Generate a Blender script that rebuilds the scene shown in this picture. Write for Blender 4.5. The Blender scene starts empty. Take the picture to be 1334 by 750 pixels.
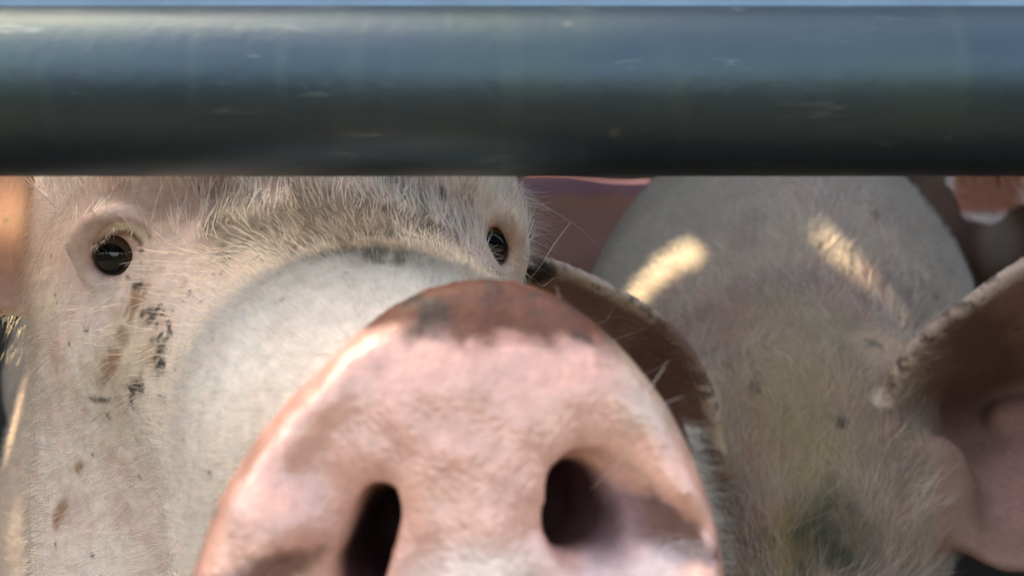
import bpy, math, random
import numpy as np
from mathutils import Vector, Matrix

sc = bpy.context.scene
rng = np.random.default_rng(7)
CZ = 1.67                      # height of the camera above the road; the trailer floor is 1.05 m up
FPX = 1110.0                   # focal length in pixels of the 1334 px wide photograph

# ------------------------------------------------------------------ camera
cam_d = bpy.data.cameras.new("camera")
cam = bpy.data.objects.new("camera", cam_d)
sc.collection.objects.link(cam)
cam.location = (0, 0, CZ)
cam.rotation_euler = (math.radians(90), 0, 0)
cam_d.sensor_width = 36.0
cam_d.lens = 36.0 * FPX / 1334.0
cam_d.clip_start = 0.01
cam_d.clip_end = 3000
cam_d.dof.use_dof = True
cam_d.dof.focus_distance = 0.285
cam_d.dof.aperture_fstop = (cam_d.lens * 1e-3) / 0.0026
sc.camera = cam

# ------------------------------------------------------------------ sky, sun, exposure
SUN_EL, SUN_AZ = math.radians(59), math.radians(-61)       # high on the left
S = Vector((math.sin(SUN_AZ) * math.cos(SUN_EL), math.cos(SUN_AZ) * math.cos(SUN_EL), math.sin(SUN_EL)))
w = bpy.data.worlds.new("World"); sc.world = w; w.use_nodes = True
nt = w.node_tree
sky = nt.nodes.new("ShaderNodeTexSky"); sky.sky_type = 'NISHITA'; sky.sun_disc = False
sky.sun_elevation = SUN_EL; sky.sun_rotation = SUN_AZ
sky.air_density = 1.0; sky.dust_density = 2.5; sky.ozone_density = 1.0
bg = nt.nodes["Background"]; bg.inputs[1].default_value = 0.15
nt.links.new(sky.outputs[0], bg.inputs[0])
sun_d = bpy.data.lights.new("sun", 'SUN'); sun_d.energy = 3.2; sun_d.angle = math.radians(1.0)
sun_d.color = (1.0, 0.88, 0.70)
sun = bpy.data.objects.new("sun", sun_d); sc.collection.objects.link(sun)
sun.rotation_euler = S.to_track_quat('Z', 'Y').to_euler(); sun.location = (0, 3, 6)
vs = sc.view_settings
vs.view_transform = 'Standard'; vs.look = 'None'; vs.gamma = 1.0; vs.use_curve_mapping = False
vs.exposure = 2.62
vs.use_white_balance = True; vs.white_balance_temperature = 8900; vs.white_balance_tint = 8
sc.render.engine = 'CYCLES'
sc.cycles.use_denoising = True
sc.cycles.max_bounces = 8
sc.cycles.sample_clamp_indirect = 4.0
try: sc.cycles_curves.shape = 'RIBBONS'
except Exception: pass

# ------------------------------------------------------------------ helpers
def at(px, py, Y):
    """world point seen at photo pixel (px,py) at depth Y"""
    return np.array([(px - 667) / FPX * Y, Y, CZ + (375 - py) / FPX * Y])

def proj(P):
    Y = np.maximum(P[:, 1], 1e-3)
    return 667 + P[:, 0] / Y * FPX, 375 - (P[:, 2] - CZ) / Y * FPX

def _hash(i, j, k, seed):
    h = (i * 374761393 + j * 668265263 + k * 2147483647 + seed * 1274126177) & 0xffffffff
    h = ((h ^ (h >> 13)) * 1274126177) & 0xffffffff
    return ((h ^ (h >> 16)) & 0xffff) / 65535.0

def noise(P, scale, seed=0):
    q = P * scale
    b = np.floor(q).astype(np.int64); f = q - b; f = f * f * (3 - 2 * f)
    r = 0
    for dx in (0, 1):
        for dy in (0, 1):
            for dz in (0, 1):
                wgt = (f[:, 0] if dx else 1 - f[:, 0]) * (f[:, 1] if dy else 1 - f[:, 1]) * (f[:, 2] if dz else 1 - f[:, 2])
                r = r + wgt * _hash(b[:, 0] + dx, b[:, 1] + dy, b[:, 2] + dz, seed)
    return r

def fbm(P, scale, seed=0, n=3):
    r = 0; a = .5; t = 0
    for i in range(n):
        r = r + a * noise(P, scale * 2 ** i, seed + i * 17); t += a; a *= .5
    return r / t

def smooth(x, a, b):
    t = np.clip((x - a) / (b - a), 0, 1)
    return t * t * (3 - 2 * t)

def unit(v):
    v = np.asarray(v, float)
    return v / np.maximum(np.linalg.norm(v, axis=-1, keepdims=True), 1e-9)

def axis_coords(parts):
    """parts: [(start, spacing), ..., (end, None)]"""
    out = []
    for (a, h), (b, _) in zip(parts[:-1], parts[1:]):
        n = max(1, int(round((b - a) / h)))
        out.append(a + (b - a) * np.arange(n) / n)
    out.append(np.array([parts[-1][0]]))
    return np.concatenate(out)

class Field:
    """signed distance sculpting on a grid that is fine at the head and coarse along the body"""
    def __init__(s, xs, ys, zs):
        s.x, s.y, s.z = [axis_coords(a).astype(np.float32) for a in (xs, ys, zs)]
        s.F = np.full((len(s.x), len(s.y), len(s.z)), 9.0, np.float32)
    def box(s, lo, hi, m):
        r = []
        for ax, a, b in zip((s.x, s.y, s.z), lo, hi):
            i0 = max(0, np.searchsorted(ax, a - m) - 1); i1 = min(len(ax), np.searchsorted(ax, b + m) + 2)
            r.append(slice(i0, i1))
        return tuple(r)
    def local(s, sl, c, R):
        X = s.x[sl[0]][:, None, None] - np.float32(c[0]); Y = s.y[sl[1]][None, :, None] - np.float32(c[1]); Z = s.z[sl[2]][None, None, :] - np.float32(c[2])
        if R is None: return X, Y, Z
        R = np.asarray(R, np.float32)
        return tuple(X * R[i][0] + Y * R[i][1] + Z * R[i][2] for i in range(3))
    def mix(s, sl, d, k, op):
        a = s.F[sl]
        if op == 'add':
            h = np.clip(.5 + .5 * (a - d) / k, 0, 1)
            s.F[sl] = a * (1 - h) + d * h - k * h * (1 - h)
        else:                                      # cut
            d = -d
            h = np.clip(.5 - .5 * (a - d) / k, 0, 1)
            s.F[sl] = a * (1 - h) + d * h + k * h * (1 - h)
    def ell(s, c, r, R=None, k=.02, op='add'):
        r = np.asarray(r, np.float32); m = max(r)
        sl = s.box(np.asarray(c) - m, np.asarray(c) + m, max(k * 1.5, .01))
        p, q, t = s.local(sl, c, R)
        k0 = np.sqrt((p / r[0]) ** 2 + (q / r[1]) ** 2 + (t / r[2]) ** 2) + 1e-6
        k1 = np.sqrt((p / r[0] ** 2) ** 2 + (q / r[1] ** 2) ** 2 + (t / r[2] ** 2) ** 2) + 1e-6
        s.mix(sl, (k0 * (k0 - 1) / k1).astype(np.float32), k, op)
    def cone(s, A, B, ra, rb, k=.02, op='add', flat=None):
        A = np.asarray(A, float); B = np.asarray(B, float); m = max(ra, rb)
        sl = s.box(np.minimum(A, B) - m, np.maximum(A, B) + m, max(k * 1.5, .01))
        X, Y, Z = s.local(sl, A, None); d = B - A; L2 = float(d @ d)
        t = np.clip((X * d[0] + Y * d[1] + Z * d[2]) / L2, 0, 1)
        dx, dy, dz = X - t * d[0], Y - t * d[1], Z - t * d[2]
        if flat is not None:                       # (unit vector, factor): squash along that direction
            v, fac = flat; q = dx * v[0] + dy * v[1] + dz * v[2]
            dd = np.sqrt(dx ** 2 + dy ** 2 + dz ** 2 - q * q + (q / fac) ** 2 + 1e-12)
        else: dd = np.sqrt(dx ** 2 + dy ** 2 + dz ** 2)
        s.mix(sl, (dd - (ra + (rb - ra) * t)).astype(np.float32), k, op)
    def sheet(s, pts, th, k=.012):
        """thin curved sheet through sample points (an ear)"""
        E = np.full(s.F.shape, 9.0, np.float32) if False else None
        m = float(max(th)) + k
        lo, hi = pts.min(0), pts.max(0); sl = s.box(lo, hi, m + .004)
        x, y, z = s.x[sl[0]], s.y[sl[1]], s.z[sl[2]]
        E = np.full((len(x), len(y), len(z)), 9.0, np.float32)
        i0 = np.searchsorted(x, pts[:, 0] - m); i1 = np.searchsorted(x, pts[:, 0] + m)
        j0 = np.searchsorted(y, pts[:, 1] - m); j1 = np.searchsorted(y, pts[:, 1] + m)
        k0 = np.searchsorted(z, pts[:, 2] - m); k1 = np.searchsorted(z, pts[:, 2] + m)
        for n, p in enumerate(pts):
            v = E[i0[n]:i1[n], j0[n]:j1[n], k0[n]:k1[n]]
            if v.size == 0: continue
            d = np.sqrt((x[i0[n]:i1[n], None, None] - p[0]) ** 2 + (y[None, j0[n]:j1[n], None] - p[1]) ** 2 + (z[None, None, k0[n]:k1[n]] - p[2]) ** 2) - th[n]
            np.minimum(v, d, out=v)
        s.mix(sl, E, k, 'add')
    def mesh(s):
        F = s.F; neg = F < 0
        c = neg[:-1, :-1, :-1]
        corners = [neg[dx:F.shape[0] - 1 + dx, dy:F.shape[1] - 1 + dy, dz:F.shape[2] - 1 + dz] for dx in (0, 1) for dy in (0, 1) for dz in (0, 1)]
        anyn = np.zeros(c.shape, bool); alln = np.ones(c.shape, bool)
        for q in corners: anyn |= q; alln &= q
        act = anyn & ~alln
        I, J, K = np.nonzero(act); n = len(I)
        idx = np.full(c.shape, -1, np.int32); idx[I, J, K] = np.arange(n)
        acc = np.zeros((n, 3)); cnt = np.zeros(n)
        off = [(a, b, d) for a in (0, 1) for b in (0, 1) for d in (0, 1)]
        for a in off:
            for ax in range(3):
                if a[ax]: continue
                b = list(a); b[ax] = 1
                fa = F[I + a[0], J + a[1], K + a[2]]; fb = F[I + b[0], J + b[1], K + b[2]]
                cr = (fa < 0) != (fb < 0)
                t = np.where(cr, fa / np.where(fa == fb, 1, fa - fb), 0)
                P = np.stack([s.x[I + a[0]], s.y[J + a[1]], s.z[K + a[2]]], 1).astype(float)
                Q = np.stack([s.x[I + b[0]], s.y[J + b[1]], s.z[K + b[2]]], 1).astype(float)
                acc += np.where(cr[:, None], P + (Q - P) * t[:, None], 0); cnt += cr
        V = acc / cnt[:, None]
        faces = []
        for ax in range(3):
            sl0 = [slice(1, -1)] * 3; sl0[ax] = slice(0, -1); sl1 = [slice(1, -1)] * 3; sl1[ax] = slice(1, None)
            a = neg[tuple(sl0)]; b = neg[tuple(sl1)]
            u, v = (ax + 1) % 3, (ax + 2) % 3
            pos = np.stack(np.nonzero(a != b), 1)
            flip = a[tuple(pos.T)]
            base = pos.copy(); base[:, u] += 1; base[:, v] += 1
            def g(du, dv):
                q = base.copy(); q[:, u] -= du; q[:, v] -= dv
                return idx[q[:, 0], q[:, 1], q[:, 2]]
            quad = np.stack([g(1, 1), g(0, 1), g(0, 0), g(1, 0)], 1)
            quad[~flip] = quad[~flip][:, ::-1]
            faces.append(quad)
        Q = np.concatenate(faces); Q = Q[(Q >= 0).all(1)]
        # a little relaxing removes the grid's stepping
        e = np.concatenate([Q[:, [0, 1]], Q[:, [1, 2]], Q[:, [2, 3]], Q[:, [3, 0]]])
        for lam in (.5, -.52, .5, -.52, .4):
            a = np.zeros_like(V); cn = np.zeros(n)
            for d in range(3):
                a[:, d] = np.bincount(e[:, 0], V[e[:, 1], d], n) + np.bincount(e[:, 1], V[e[:, 0], d], n)
            cn = np.bincount(e[:, 0], minlength=n) + np.bincount(e[:, 1], minlength=n)
            V = V + lam * (a / np.maximum(cn, 1)[:, None] - V)
        return V, Q

def vnormals(V, Q):
    n = np.cross(V[Q[:, 2]] - V[Q[:, 0]], V[Q[:, 3]] - V[Q[:, 1]])
    N = np.zeros_like(V)
    for i in range(4):
        for d in range(3): N[:, d] += np.bincount(Q[:, i], n[:, d], len(V))
    return unit(N)

def link_mesh(name, V, Q, mat, parent=None, attrs=None, smooth_shade=True):
    me = bpy.data.meshes.new(name)
    me.from_pydata([tuple(v) for v in V], [], [tuple(q) for q in Q]) if len(V) < 2000 else fast_mesh(me, V, Q)
    if smooth_shade: me.shade_smooth()
    for k, a in (attrs or {}).items():
        if a.ndim == 2:
            at_ = me.attributes.new(k, 'FLOAT_COLOR', 'POINT')
            at_.data.foreach_set('color', np.concatenate([a, np.ones((len(a), 1))], 1).astype(np.float32).ravel())
        else:
            at_ = me.attributes.new(k, 'FLOAT', 'POINT'); at_.data.foreach_set('value', a.astype(np.float32))
    me.materials.append(mat)
    o = bpy.data.objects.new(name, me); sc.collection.objects.link(o); o.parent = parent
    return o

def fast_mesh(me, V, Q):
    me.vertices.add(len(V)); me.vertices.foreach_set('co', V.astype(np.float32).ravel())
    me.loops.add(Q.size); me.loops.foreach_set('vertex_index', Q.astype(np.int32).ravel())
    me.polygons.add(len(Q)); me.polygons.foreach_set('loop_start', (np.arange(len(Q)) * Q.shape[1]).astype(np.int32))
    me.update(calc_edges=True); me.validate()

def catmull(P, t):
    """P (n,...) control rows, t in 0..n-1"""
    n = len(P); i = np.clip(np.floor(t).astype(int), 0, n - 2); f = t - i
    P = np.asarray(P, float)
    ext = np.concatenate([[2 * P[0] - P[1]], P, [2 * P[-1] - P[-2]]])
    p0, p1, p2, p3 = ext[i], ext[i + 1], ext[i + 2], ext[i + 3]
    f = f.reshape((-1,) + (1,) * (P.ndim - 1))
    return .5 * (2 * p1 + (p2 - p0) * f + (2 * p0 - 5 * p1 + 4 * p2 - p3) * f ** 2 + (3 * p1 - p0 - 3 * p2 + p3) * f ** 3)

def patch(rows, nv=90, nu=60):
    """rows of (px,py,Y) control points, base row to tip row -> sample points (nv,nu,3)"""
    C = np.array([[at(*p) for p in r] for r in rows])
    A = catmull(C, np.linspace(0, len(rows) - 1, nv))                       # nv, ncols, 3
    B = catmull(A.transpose(1, 0, 2), np.linspace(0, C.shape[1] - 1, nu))    # nu, nv, 3
    return B.transpose(1, 0, 2)

def add_ear(F, rows, th=.0022, rim=.0036, k=.012, n=(90, 60)):
    G = patch(rows, *n); u = np.linspace(0, 1, G.shape[1]); v = np.linspace(0, 1, G.shape[0])
    e = np.minimum(u, 1 - u)[None, :] + 0 * v[:, None]
    t = th + (rim - th) * np.exp(-(e / .07) ** 2) + .004 * np.exp(-(v[:, None] / .12))
    F.sheet(G.reshape(-1, 3), t.ravel(), k)
    return G

def make_curves(name, pts, rad, col, mat, parent):
    """pts (n,m,3), rad (m,) or (n,m), col (n,3)"""
    n, m = pts.shape[:2]
    cu = bpy.data.hair_curves.new(name)
    cu.add_curves([m] * n)
    cu.attributes['position'].data.foreach_set('vector', pts.astype(np.float32).ravel()) if 'position' in cu.attributes else None
    r = cu.attributes.get('radius') or cu.attributes.new('radius', 'FLOAT', 'POINT')
    r.data.foreach_set('value', np.broadcast_to(rad, (n, m)).astype(np.float32).ravel())
    c = cu.attributes.new('hcol', 'FLOAT_COLOR', 'CURVE')
    c.data.foreach_set('color', np.concatenate([col, np.ones((n, 1))], 1).astype(np.float32).ravel())
    cu.materials.append(mat)
    o = bpy.data.objects.new(name, cu); sc.collection.objects.link(o); o.parent = parent
    return o

def sample_surface(V, Q, N, dens, count, margin=260, maxY=9):
    """roots on the surface, weight per vertex in dens; only what could be seen from around the camera"""
    T = np.concatenate([Q[:, [0, 1, 2]], Q[:, [0, 2, 3]]])
    C = V[T].mean(1); nn = N[T].mean(1)
    area = np.linalg.norm(np.cross(V[T[:, 1]] - V[T[:, 0]], V[T[:, 2]] - V[T[:, 0]]), axis=1)
    px, py = proj(C)
    view = unit(np.array([0, 0, CZ]) - C)
    face = (nn * view).sum(1)
    ok = (px > -margin) & (px < 1334 + margin) & (py > -60) & (py < 750 + margin) & (face > -.35) & (C[:, 1] < maxY) & (C[:, 1] > .05)
    wgt = area * dens[T].mean(1) * ok
    p = wgt / wgt.sum()
    t = T[rng.choice(len(T), count, p=p)]
    a = rng.random((count, 2)); fl = a.sum(1) > 1; a[fl] = 1 - a[fl]
    bc = np.stack([1 - a.sum(1), a[:, 0], a[:, 1]], 1)
    P = (V[t] * bc[:, :, None]).sum(1); Nn = unit((N[t] * bc[:, :, None]).sum(1))
    return P, Nn, t, bc

def grow(P, N, comb, length, lift, jit=.25, bend=.3, m=5, clump=120., clump_amt=.35, seed=3):
    n = len(P)
    T = comb - (comb * N).sum(1, keepdims=True) * N
    T = unit(T)
    B = np.cross(N, T)
    ang = (fbm(P, clump, seed, 2) - .5) * 2 * clump_amt * 2 + rng.normal(0, jit, n)
    D = T * np.cos(ang)[:, None] + B * np.sin(ang)[:, None]
    lf = np.clip(lift * (1 + rng.normal(0, .35, n)), .05, 2)
    d0 = unit(D + N * lf[:, None])
    d1 = unit(D + N * (lf * (1 - bend * 2))[:, None] + rng.normal(0, .12, (n, 3)))
    s = np.linspace(0, 1, m)[None, :, None]
    L = length[:, None, None]
    return P[:, None, :] - N[:, None, :] * .0004 + L * (s * d0[:, None, :] * (1 - .5 * s) + .5 * s * s * d1[:, None, :])

# ------------------------------------------------------------------ materials
def new_mat(name):
    m = bpy.data.materials.new(name); m.use_nodes = True
    return m, m.node_tree, m.node_tree.nodes['Principled BSDF']

def N_(nt, t, **kw):
    n = nt.nodes.new(t)
    for k, v in kw.items():
        if k in n.inputs: n.inputs[k].default_value = v
        else: setattr(n, k, v)
    return n

def mixc(nt, a, b, fac, mode='MIX'):
    n = nt.nodes.new('ShaderNodeMix'); n.data_type = 'RGBA'; n.blend_type = mode
    for sock, v in ((n.inputs[0], fac), (n.inputs[6], a), (n.inputs[7], b)):
        if hasattr(v, 'links') or hasattr(v, 'is_linked'): nt.links.new(v, sock)
        else: sock.default_value = v
    return n.outputs[2]

def skin_material(name, sss=.25, sss_scale=.006):
    m, nt, b = new_mat(name); L = nt.links.new
    tc = N_(nt, 'ShaderNodeTexCoord')
    col = N_(nt, 'ShaderNodeAttribute', attribute_name='col')
    wet = N_(nt, 'ShaderNodeAttribute', attribute_name='wet')
    ear = N_(nt, 'ShaderNodeAttribute', attribute_name='ear')
    n1 = N_(nt, 'ShaderNodeTexNoise', Scale=260., Detail=5., Roughness=.65); L(tc.outputs['Object'], n1.inputs[0])
    n2 = N_(nt, 'ShaderNodeTexNoise', Scale=900., Detail=3.); L(tc.outputs['Object'], n2.inputs[0])
    vo = N_(nt, 'ShaderNodeTexVoronoi', Scale=420.); L(tc.outputs['Object'], vo.inputs[0])
    vo.feature = 'DISTANCE_TO_EDGE'
    r1 = N_(nt, 'ShaderNodeMapRange'); L(n1.outputs[0], r1.inputs[0]); r1.inputs[1].default_value = .3; r1.inputs[2].default_value = .72; r1.inputs[3].default_value = .78; r1.inputs[4].default_value = 1.16
    c = mixc(nt, col.outputs[0], r1.outputs[0], 1.0, 'MULTIPLY')
    # sparse specks of dirt
    v2 = N_(nt, 'ShaderNodeTexVoronoi', Scale=95.); L(tc.outputs['Object'], v2.inputs[0])
    sp = N_(nt, 'ShaderNodeMapRange'); L(v2.outputs[0], sp.inputs[0]); sp.inputs[1].default_value = .05; sp.inputs[2].default_value = .13; sp.inputs[3].default_value = .65; sp.inputs[4].default_value = 0.
    dry = N_(nt, 'ShaderNodeMath', operation='MULTIPLY_ADD'); L(wet.outputs['Fac'], dry.inputs[0]); dry.inputs[1].default_value = -1; dry.inputs[2].default_value = 1
    sd = N_(nt, 'ShaderNodeMath', operation='MULTIPLY'); L(sp.outputs[0], sd.inputs[0]); L(dry.outputs[0], sd.inputs[1])
    c = mixc(nt, c, (.05, .03, .018, 1), sd.outputs[0])
    L(c, b.inputs['Base Color'])
    ro = N_(nt, 'ShaderNodeMapRange'); L(wet.outputs['Fac'], ro.inputs[0]); ro.inputs[3].default_value = .62; ro.inputs[4].default_value = .36
    L(ro.outputs[0], b.inputs['Roughness'])
    so = N_(nt, 'ShaderNodeMapRange'); L(wet.outputs['Fac'], so.inputs[0]); so.inputs[3].default_value = .18; so.inputs[4].default_value = .5; L(so.outputs[0], b.inputs['Specular IOR Level'])
    b.inputs['Subsurface Weight'].default_value = sss
    b.inputs['Subsurface Radius'].default_value = (1.0, .35, .2)
    b.inputs['Subsurface Scale'].default_value = sss_scale
    ct = N_(nt, 'ShaderNodeMath', operation='MULTIPLY'); L(wet.outputs['Fac'], ct.inputs[0])
    cm = N_(nt, 'ShaderNodeMapRange'); L(n1.outputs[0], cm.inputs[0]); cm.inputs[1].default_value = .35; cm.inputs[2].default_value = .6; cm.inputs[3].default_value = .6
    L(cm.outputs[0], ct.inputs[1])
    L(ct.outputs[0], b.inputs['Coat Weight']); b.inputs['Coat Roughness'].default_value = .09; b.inputs['Coat IOR'].default_value = 1.6
    bs = N_(nt, 'ShaderNodeMath', operation='ADD'); L(n1.outputs[0], bs.inputs[0]); L(vo.outputs[0], bs.inputs[1])
    bu = N_(nt, 'ShaderNodeBump', Strength=.2, Distance=.0014); L(bs.outputs[0], bu.inputs['Height'])
    bu2 = N_(nt, 'ShaderNodeBump', Strength=.28, Distance=.0005); L(n2.outputs[0], bu2.inputs['Height']); L(bu.outputs[0], bu2.inputs['Normal'])
    L(bu2.outputs[0], b.inputs['Normal']); L(bu2.outputs[0], b.inputs['Coat Normal'])
    tr = N_(nt, 'ShaderNodeBsdfTranslucent'); tr.inputs[0].default_value = (.95, .82, .75, 1)
    mx = N_(nt, 'ShaderNodeMixShader'); L(ear.outputs['Fac'], mx.inputs[0]); L(b.outputs[0], mx.inputs[1]); L(tr.outputs[0], mx.inputs[2])
    L(mx.outputs[0], nt.nodes['Material Output'].inputs[0])
    return m

def hair_material(name):
    m, nt, b = new_mat(name); L = nt.links.new
    nt.nodes.remove(b)
    h = N_(nt, 'ShaderNodeBsdfHairPrincipled'); h.parametrization = 'COLOR'
    a = N_(nt, 'ShaderNodeAttribute', attribute_name='hcol')
    L(a.outputs[0], h.inputs['Color'])
    h.inputs['Roughness'].default_value = .4
    h.inputs['Radial Roughness'].default_value = .6
    for k, v in (('Random Roughness', .2),):
        if k in h.inputs: h.inputs[k].default_value = v
    L(h.outputs[0], nt.nodes['Material Output'].inputs[0])
    return m

def simple_mat(name, col, rough=.6, metal=0., nscale=8., amt=.25, bump=.2):
    m, nt, b = new_mat(name); L = nt.links.new
    tc = N_(nt, 'ShaderNodeTexCoord'); n = N_(nt, 'ShaderNodeTexNoise', Scale=nscale, Detail=6.); L(tc.outputs['Object'], n.inputs[0])
    d = [c * (1 - amt) for c in col] + [1]; e = [min(1, c * (1 + amt)) for c in col] + [1]
    L(mixc(nt, d, e, n.outputs[0]), b.inputs['Base Color'])
    b.inputs['Roughness'].default_value = rough; b.inputs['Metallic'].default_value = metal
    bu = N_(nt, 'ShaderNodeBump', Strength=bump, Distance=.004); L(n.outputs[0], bu.inputs['Height']); L(bu.outputs[0], b.inputs['Normal'])
    return m

M_SKIN = skin_material('pig_skin')
M_HAIR = hair_material('pig_bristle')

def rail_material():
    m, nt, b = new_mat('galvanised_rail'); L = nt.links.new
    tc = N_(nt, 'ShaderNodeTexCoord')
    mp = N_(nt, 'ShaderNodeMapping'); mp.inputs['Scale'].default_value = (.35, 1, 1); L(tc.outputs['Object'], mp.inputs[0])
    n1 = N_(nt, 'ShaderNodeTexNoise', Scale=70., Detail=6., Roughness=.6); L(mp.outputs[0], n1.inputs[0])
    n2 = N_(nt, 'ShaderNodeTexNoise', Scale=320., Detail=4.); L(tc.outputs['Object'], n2.inputs[0])
    n3 = N_(nt, 'ShaderNodeTexNoise', Scale=14., Detail=3.); L(tc.outputs['Object'], n3.inputs[0])
    c = mixc(nt, (.041, .062, .076, 1), (.070, .096, .114, 1), n1.outputs[0])
    r3 = N_(nt, 'ShaderNodeMapRange'); L(n3.outputs[0], r3.inputs[0]); r3.inputs[1].default_value = .52; r3.inputs[2].default_value = .7
    r3.inputs[4].default_value = .5
    c = mixc(nt, c, (.08, .115, .09, 1), r3.outputs[0])
    vo = N_(nt, 'ShaderNodeTexVoronoi', Scale=48., Randomness=1.); L(tc.outputs['Object'], vo.inputs[0])
    sp = N_(nt, 'ShaderNodeMapRange'); L(vo.outputs[0], sp.inputs[0]); sp.inputs[1].default_value = .02; sp.inputs[2].default_value = .10; sp.inputs[3].default_value = .5; sp.inputs[4].default_value = 0.
    c = mixc(nt, c, (.30, .28, .22, 1), sp.outputs[0])
    # scuffs and dried splashes
    mp2 = N_(nt, 'ShaderNodeMapping'); mp2.inputs['Scale'].default_value = (.25, 1, 1.6); mp2.inputs['Rotation'].default_value = (0, .12, 0); L(tc.outputs['Object'], mp2.inputs[0])
    n4 = N_(nt, 'ShaderNodeTexNoise', Scale=150., Detail=7., Roughness=.7); L(mp2.outputs[0], n4.inputs[0])
    s4 = N_(nt, 'ShaderNodeMapRange'); L(n4.outputs[0], s4.inputs[0]); s4.inputs[1].default_value = .60; s4.inputs[2].default_value = .74; s4.inputs[4].default_value = .45
    c = mixc(nt, c, (.26, .30, .31, 1), s4.outputs[0])
    mp3 = N_(nt, 'ShaderNodeMapping'); mp3.inputs['Scale'].default_value = (2.2, .3, .3); L(tc.outputs['Object'], mp3.inputs[0])
    n5 = N_(nt, 'ShaderNodeTexNoise', Scale=60., Detail=4.); L(mp3.outputs[0], n5.inputs[0])
    s5 = N_(nt, 'ShaderNodeMapRange'); L(n5.outputs[0], s5.inputs[0]); s5.inputs[1].default_value = .55; s5.inputs[2].default_value = .75; s5.inputs[4].default_value = .35
    c = mixc(nt, c, (.10, .13, .115, 1), s5.outputs[0])
    L(c, b.inputs['Base Color']); b.inputs['Metallic'].default_value = .95; b.inputs['Specular IOR Level'].default_value = .7
    rr = N_(nt, 'ShaderNodeMapRange'); L(n1.outputs[0], rr.inputs[0]); rr.inputs[3].default_value = .38; rr.inputs[4].default_value = .52
    L(rr.outputs[0], b.inputs['Roughness'])
    bu = N_(nt, 'ShaderNodeBump', Strength=.25, Distance=.0006); L(n2.outputs[0], bu.inputs['Height']); L(bu.outputs[0], b.inputs['Normal'])
    return m

# ------------------------------------------------------------------ the setting
def boxes_mesh(name, boxes, mat, parent=None):
    V = []; Q = []
    for (x0, x1, y0, y1, z0, z1) in boxes:
        b = len(V)
        V += [(x, y, z) for x in (x0, x1) for y in (y0, y1) for z in (z0, z1)]
        Q += [[b + i for i in q] for q in ((0, 1, 3, 2), (4, 6, 7, 5), (0, 4, 5, 1), (2, 3, 7, 6), (0, 2, 6, 4), (1, 5, 7, 3))]
    me = bpy.data.meshes.new(name); me.from_pydata(V, [], Q); me.materials.append(mat)
    o = bpy.data.objects.new(name, me); sc.collection.objects.link(o); o.parent = parent
    return o

def tag(o, label=None, cat=None, group=None, kind=None):
    for k, v in (('label', label), ('category', cat), ('group', group), ('kind', kind)):
        if v: o[k] = v
    return o

ground = boxes_mesh('ground', [(-600, 600, -600, 600, -.3, 0)], simple_mat('dusty_asphalt', (.034, .032, .029), .9, 0, 3, .3))
tag(ground, kind='structure')
M_FLOOR = simple_mat('trailer_floor', (.06, .05, .04), .7, 0, 30, .5)
FZ = 1.05
floor = boxes_mesh('floor', [(-2.2, 2.6, .16, 2.75, FZ - .1, FZ)], M_FLOOR); tag(floor, kind='structure')

trailer = bpy.data.objects.new('livestock_trailer', None); sc.collection.objects.link(trailer); trailer.location = (0, 1.4, FZ)
tag(trailer, 'livestock trailer with slotted roof and metal side panel around the pigs', 'trailer')
M_ALU = simple_mat('dull_aluminium', (.34, .35, .36), .5, .4, 12, .2)
RZ = CZ + .95                                     # underside of the roof
ROOF = (-2.2, 2.6, .42, 2.75)
SLOTS = []                                        # unseen slots (x0,x1,y0,y1) added and placed to let the sun patches in
def slot(px, py, Y, w, l):
    """slot whose light falls on the point seen at that place"""
    P = at(px, py, Y); t = (RZ - P[2]) / S.z; x, y = P[0] + S.x * t, P[1] + S.y * t
    SLOTS.append((x - w / 2, x + w / 2, y - l / 2, y + l / 2))
SLOTS += [(-.318 - .016 * (i + 1), -.318 - .016 * i, 1.008 + .0108 * i, 1.036 + .0108 * i) for i in range(10)]
SLOTS += [(-.230, -.202, .951, .970), (-.712, -.668, .60, .70), (-.882, -.866, .852, .880), (-.868, -.850, .788, .798), (-.33, .10, 2.17, 2.32)]
xs = sorted({ROOF[0], ROOF[1]} | {v for s_ in SLOTS for v in s_[:2]}); ys = sorted({ROOF[2], ROOF[3]} | {v for s_ in SLOTS for v in s_[2:]})
cells = []
for a, b in zip(xs[:-1], xs[1:]):
    for c, d in zip(ys[:-1], ys[1:]):
        mx, my = (a + b) / 2, (c + d) / 2
        if any(s_[0] < mx < s_[1] and s_[2] < my < s_[3] for s_ in SLOTS): continue
        cells.append((a, b, c, d, RZ, RZ + .004))
inv = Matrix.Translation((0, -1.4, -FZ))
def tpart(name, boxes, mat):
    o = boxes_mesh(name, boxes, mat, trailer); o.matrix_parent_inverse = inv; return o
tpart('roof', cells, M_ALU)
M_PANEL = simple_mat('dark_panel', (.07, .065, .06), .7, .1, 9, .4)  # one even tone, darker than the end panels
tpart('far_side_panel', [(-2.2, 2.6, 2.70, 2.74, FZ, RZ)], M_PANEL)
tpart('end_panel', [(-2.24, -2.2, .16, 2.75, FZ, RZ)], M_ALU)
tpart('end_panel', [(2.6, 2.64, .16, 2.75, FZ, RZ)], M_ALU)
for x in (-2.16, 2.56):
    tpart('corner_post', [(x - .03, x + .03, 2.62, 2.68, FZ, RZ)], M_ALU)

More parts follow.
